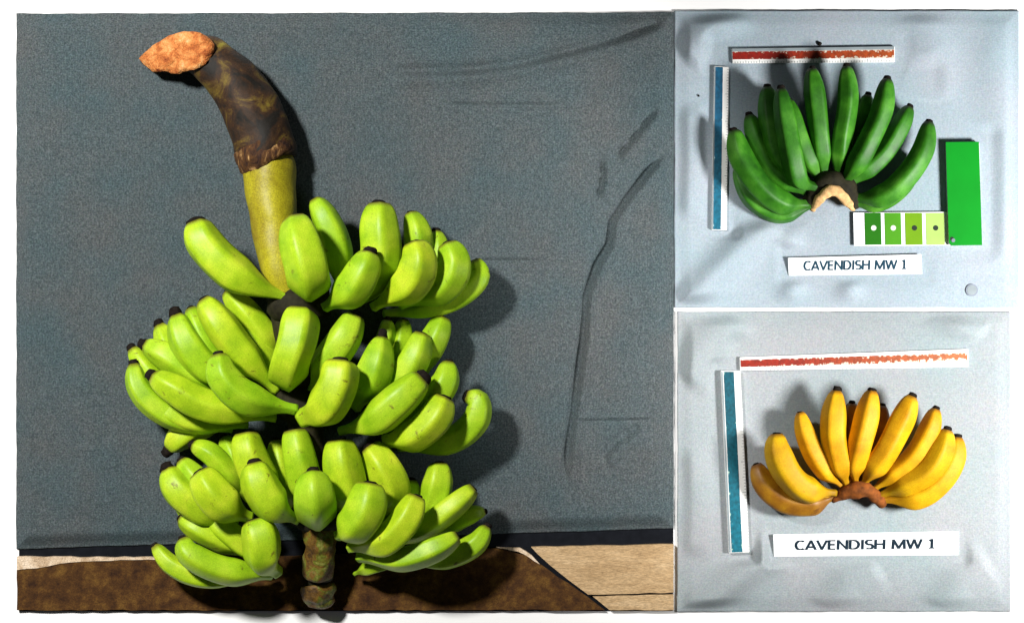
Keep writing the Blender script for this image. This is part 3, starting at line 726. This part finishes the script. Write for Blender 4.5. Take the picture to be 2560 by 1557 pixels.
def name_label(quad, tx0, tx1, tyc0, tyc1, cap, mat, label, lift, bold):
    """quad: TL, TR, BR, BL in pixels; lettering spans tx0..tx1 with baselines through the middle heights given"""
    z0 = 0.0078
    q = [P(x, y, z0 + (lift if i < 2 else 0.0)) for i, (x, y) in enumerate(quad)]
    c = sum(q, Vector()) / 4; c.z = z0
    root = empty('name_label', c, label, 'label')
    nrm = (q[1] - q[0]).cross(q[3] - q[0]); nrm = -nrm if nrm.z < 0 else nrm
    d = nrm.dot(q[3])
    zf = lambda x, y: (d - nrm.x * x - nrm.y * y) / nrm.z
    xy = [(p.x, p.y) for p in q]
    prism('paper', xy, lambda x, y: zf(x, y), lambda x, y: zf(x, y) + 0.0012, M['paper'], root)
    me = lettering('CAVENDISH MW 1', bold)
    co = np.array([v.co[:] for v in me.vertices]); mn, mx = co.min(0), co.max(0)
    for v in me.vertices:
        u = (v.co.x - mn[0]) / (mx[0] - mn[0]); h = (v.co.y - mn[1]) / (mx[1] - mn[1])
        px = tx0 + (tx1 - tx0) * u; py = tyc0 + (tyc1 - tyc0) * u + cap * (0.5 - h)
        p = P(px, py, z0 + lift * 0.5)
        v.co = Vector((p.x, p.y, zf(p.x, p.y) + 0.0016 + v.co.z)) - root.location
    me.name = 'lettering'
    link('lettering', me, M[mat], root)
name_label([(1970, 645), (2303, 636), (2305, 685), (1972, 689)], 2008, 2266, 664.5, 661, 24, 'ink', 'white paper strip lettered in blue below the green bananas', 0.008, 0.19)
name_label([(1933, 1335), (2397, 1327), (2397, 1386), (1935, 1390)], 1986, 2337, 1362, 1358, 25, 'ink_dark', 'white paper strip lettered in black below the yellow bananas', 0.008, 0.19)

# ------------------------------------------------------------------ colour fan deck
fd = empty('colour_fan_deck', P(2410, 485, 0.0078), 'bright green card deck with one fanned strip of green swatches', 'colour cards')
zc = 0.0080
for i in range(7):
    j = random.Random(i); ox, oy = j.uniform(-1.6, 1.2), j.uniform(-1.2, 1.2)
    prism('page_card', pix([(2365 + ox, 357 + oy), (2447 + ox, 357 + oy), (2453 + ox, 612 + oy), (2371 + ox, 612 + oy)], zc), zc, zc + 0.0016, M['page'], fd)
    zc += 0.0021
cov = prism('cover_card', pix([(2364, 356), (2447, 355), (2455, 613), (2378, 614), (2372, 608)], zc), zc, zc + 0.0018, M['cover_green'], fd)
cov['label'] = 'plain bright green cover card'
rv = P(2383, 601, zc + 0.002)
disc('rivet', (rv.x, rv.y), 5 * S, zc + 0.0016, zc + 0.0030, M['metal'], fd, 14, 0.0004)
r2 = P(2380, 597, zc + 0.002)
disc('rivet_hole', (r2.x, r2.y), 5 * S, zc + 0.0014, zc + 0.0022, M['hole_black'], fd, 14)
zs = 0.0135
strip = prism('swatch_strip', pix([(2133, 532), (2380, 530), (2384, 613), (2135, 615)], zs), zs, zs + 0.0016, M['paper'], fd)
for i, (x0, x1, mt) in enumerate(((2161, 2203, 'sw1'), (2211, 2253, 'sw2'), (2262, 2306, 'sw3'), (2314, 2361, 'sw4'))):
    zz = zs + 0.0016
    prism('swatch', pix([(x0, 532.5), (x1 - 1, 532.3), (x1 + 1, 612), (x0 + 2, 612.5)], zz), zz + 0.0002, zz + 0.0007, M[mt], strip)
    c = P((2184, 2233, 2286, 2339)[i], 570, zz)
    disc('punched_dot', (c.x, c.y), 6.6 * S, zz + 0.0005, zz + 0.0011, M['hole_white' if i < 2 else 'hole_black'], strip, 18)

# ------------------------------------------------------------------ small things
cc = P(2429, 725, 0.0078)
coin = empty('round_disc', cc, 'small round grey metal disc lying near the lettered paper strip', 'disc')
disc('rim', (cc.x, cc.y), 15.5 * S, 0.0078, 0.0100, M['metal'], coin, 28, 0.0005)
disc('face', (cc.x, cc.y), 12 * S, 0.0098, 0.0104, M['plastic_clear'], coin, 28)
def crumb(px, py, r, label, seed):
    bm = bmesh.new(); bmesh.ops.create_icosphere(bm, subdivisions=2, radius=r)
    for v in bm.verts:
        v.co *= 1 + 0.5 * mnoise.noise(v.co * 200 + Vector((seed, 0, 0))); v.co.z *= 0.7
    me = bpy.data.meshes.new('crumb'); bm.to_mesh(me); bm.free(); smooth(me)
    tag(link('crumb', me, M['tip'], None, P(px, py, 0.0085 + r * 0.5)), label, 'crumb')
crumb(2050, 110, 0.0042, 'black crumb on pale cloth touching the red printed ruler', 1)
crumb(1746, 240, 0.0022, 'tiny black crumb on pale cloth beside the blue ruler', 2)
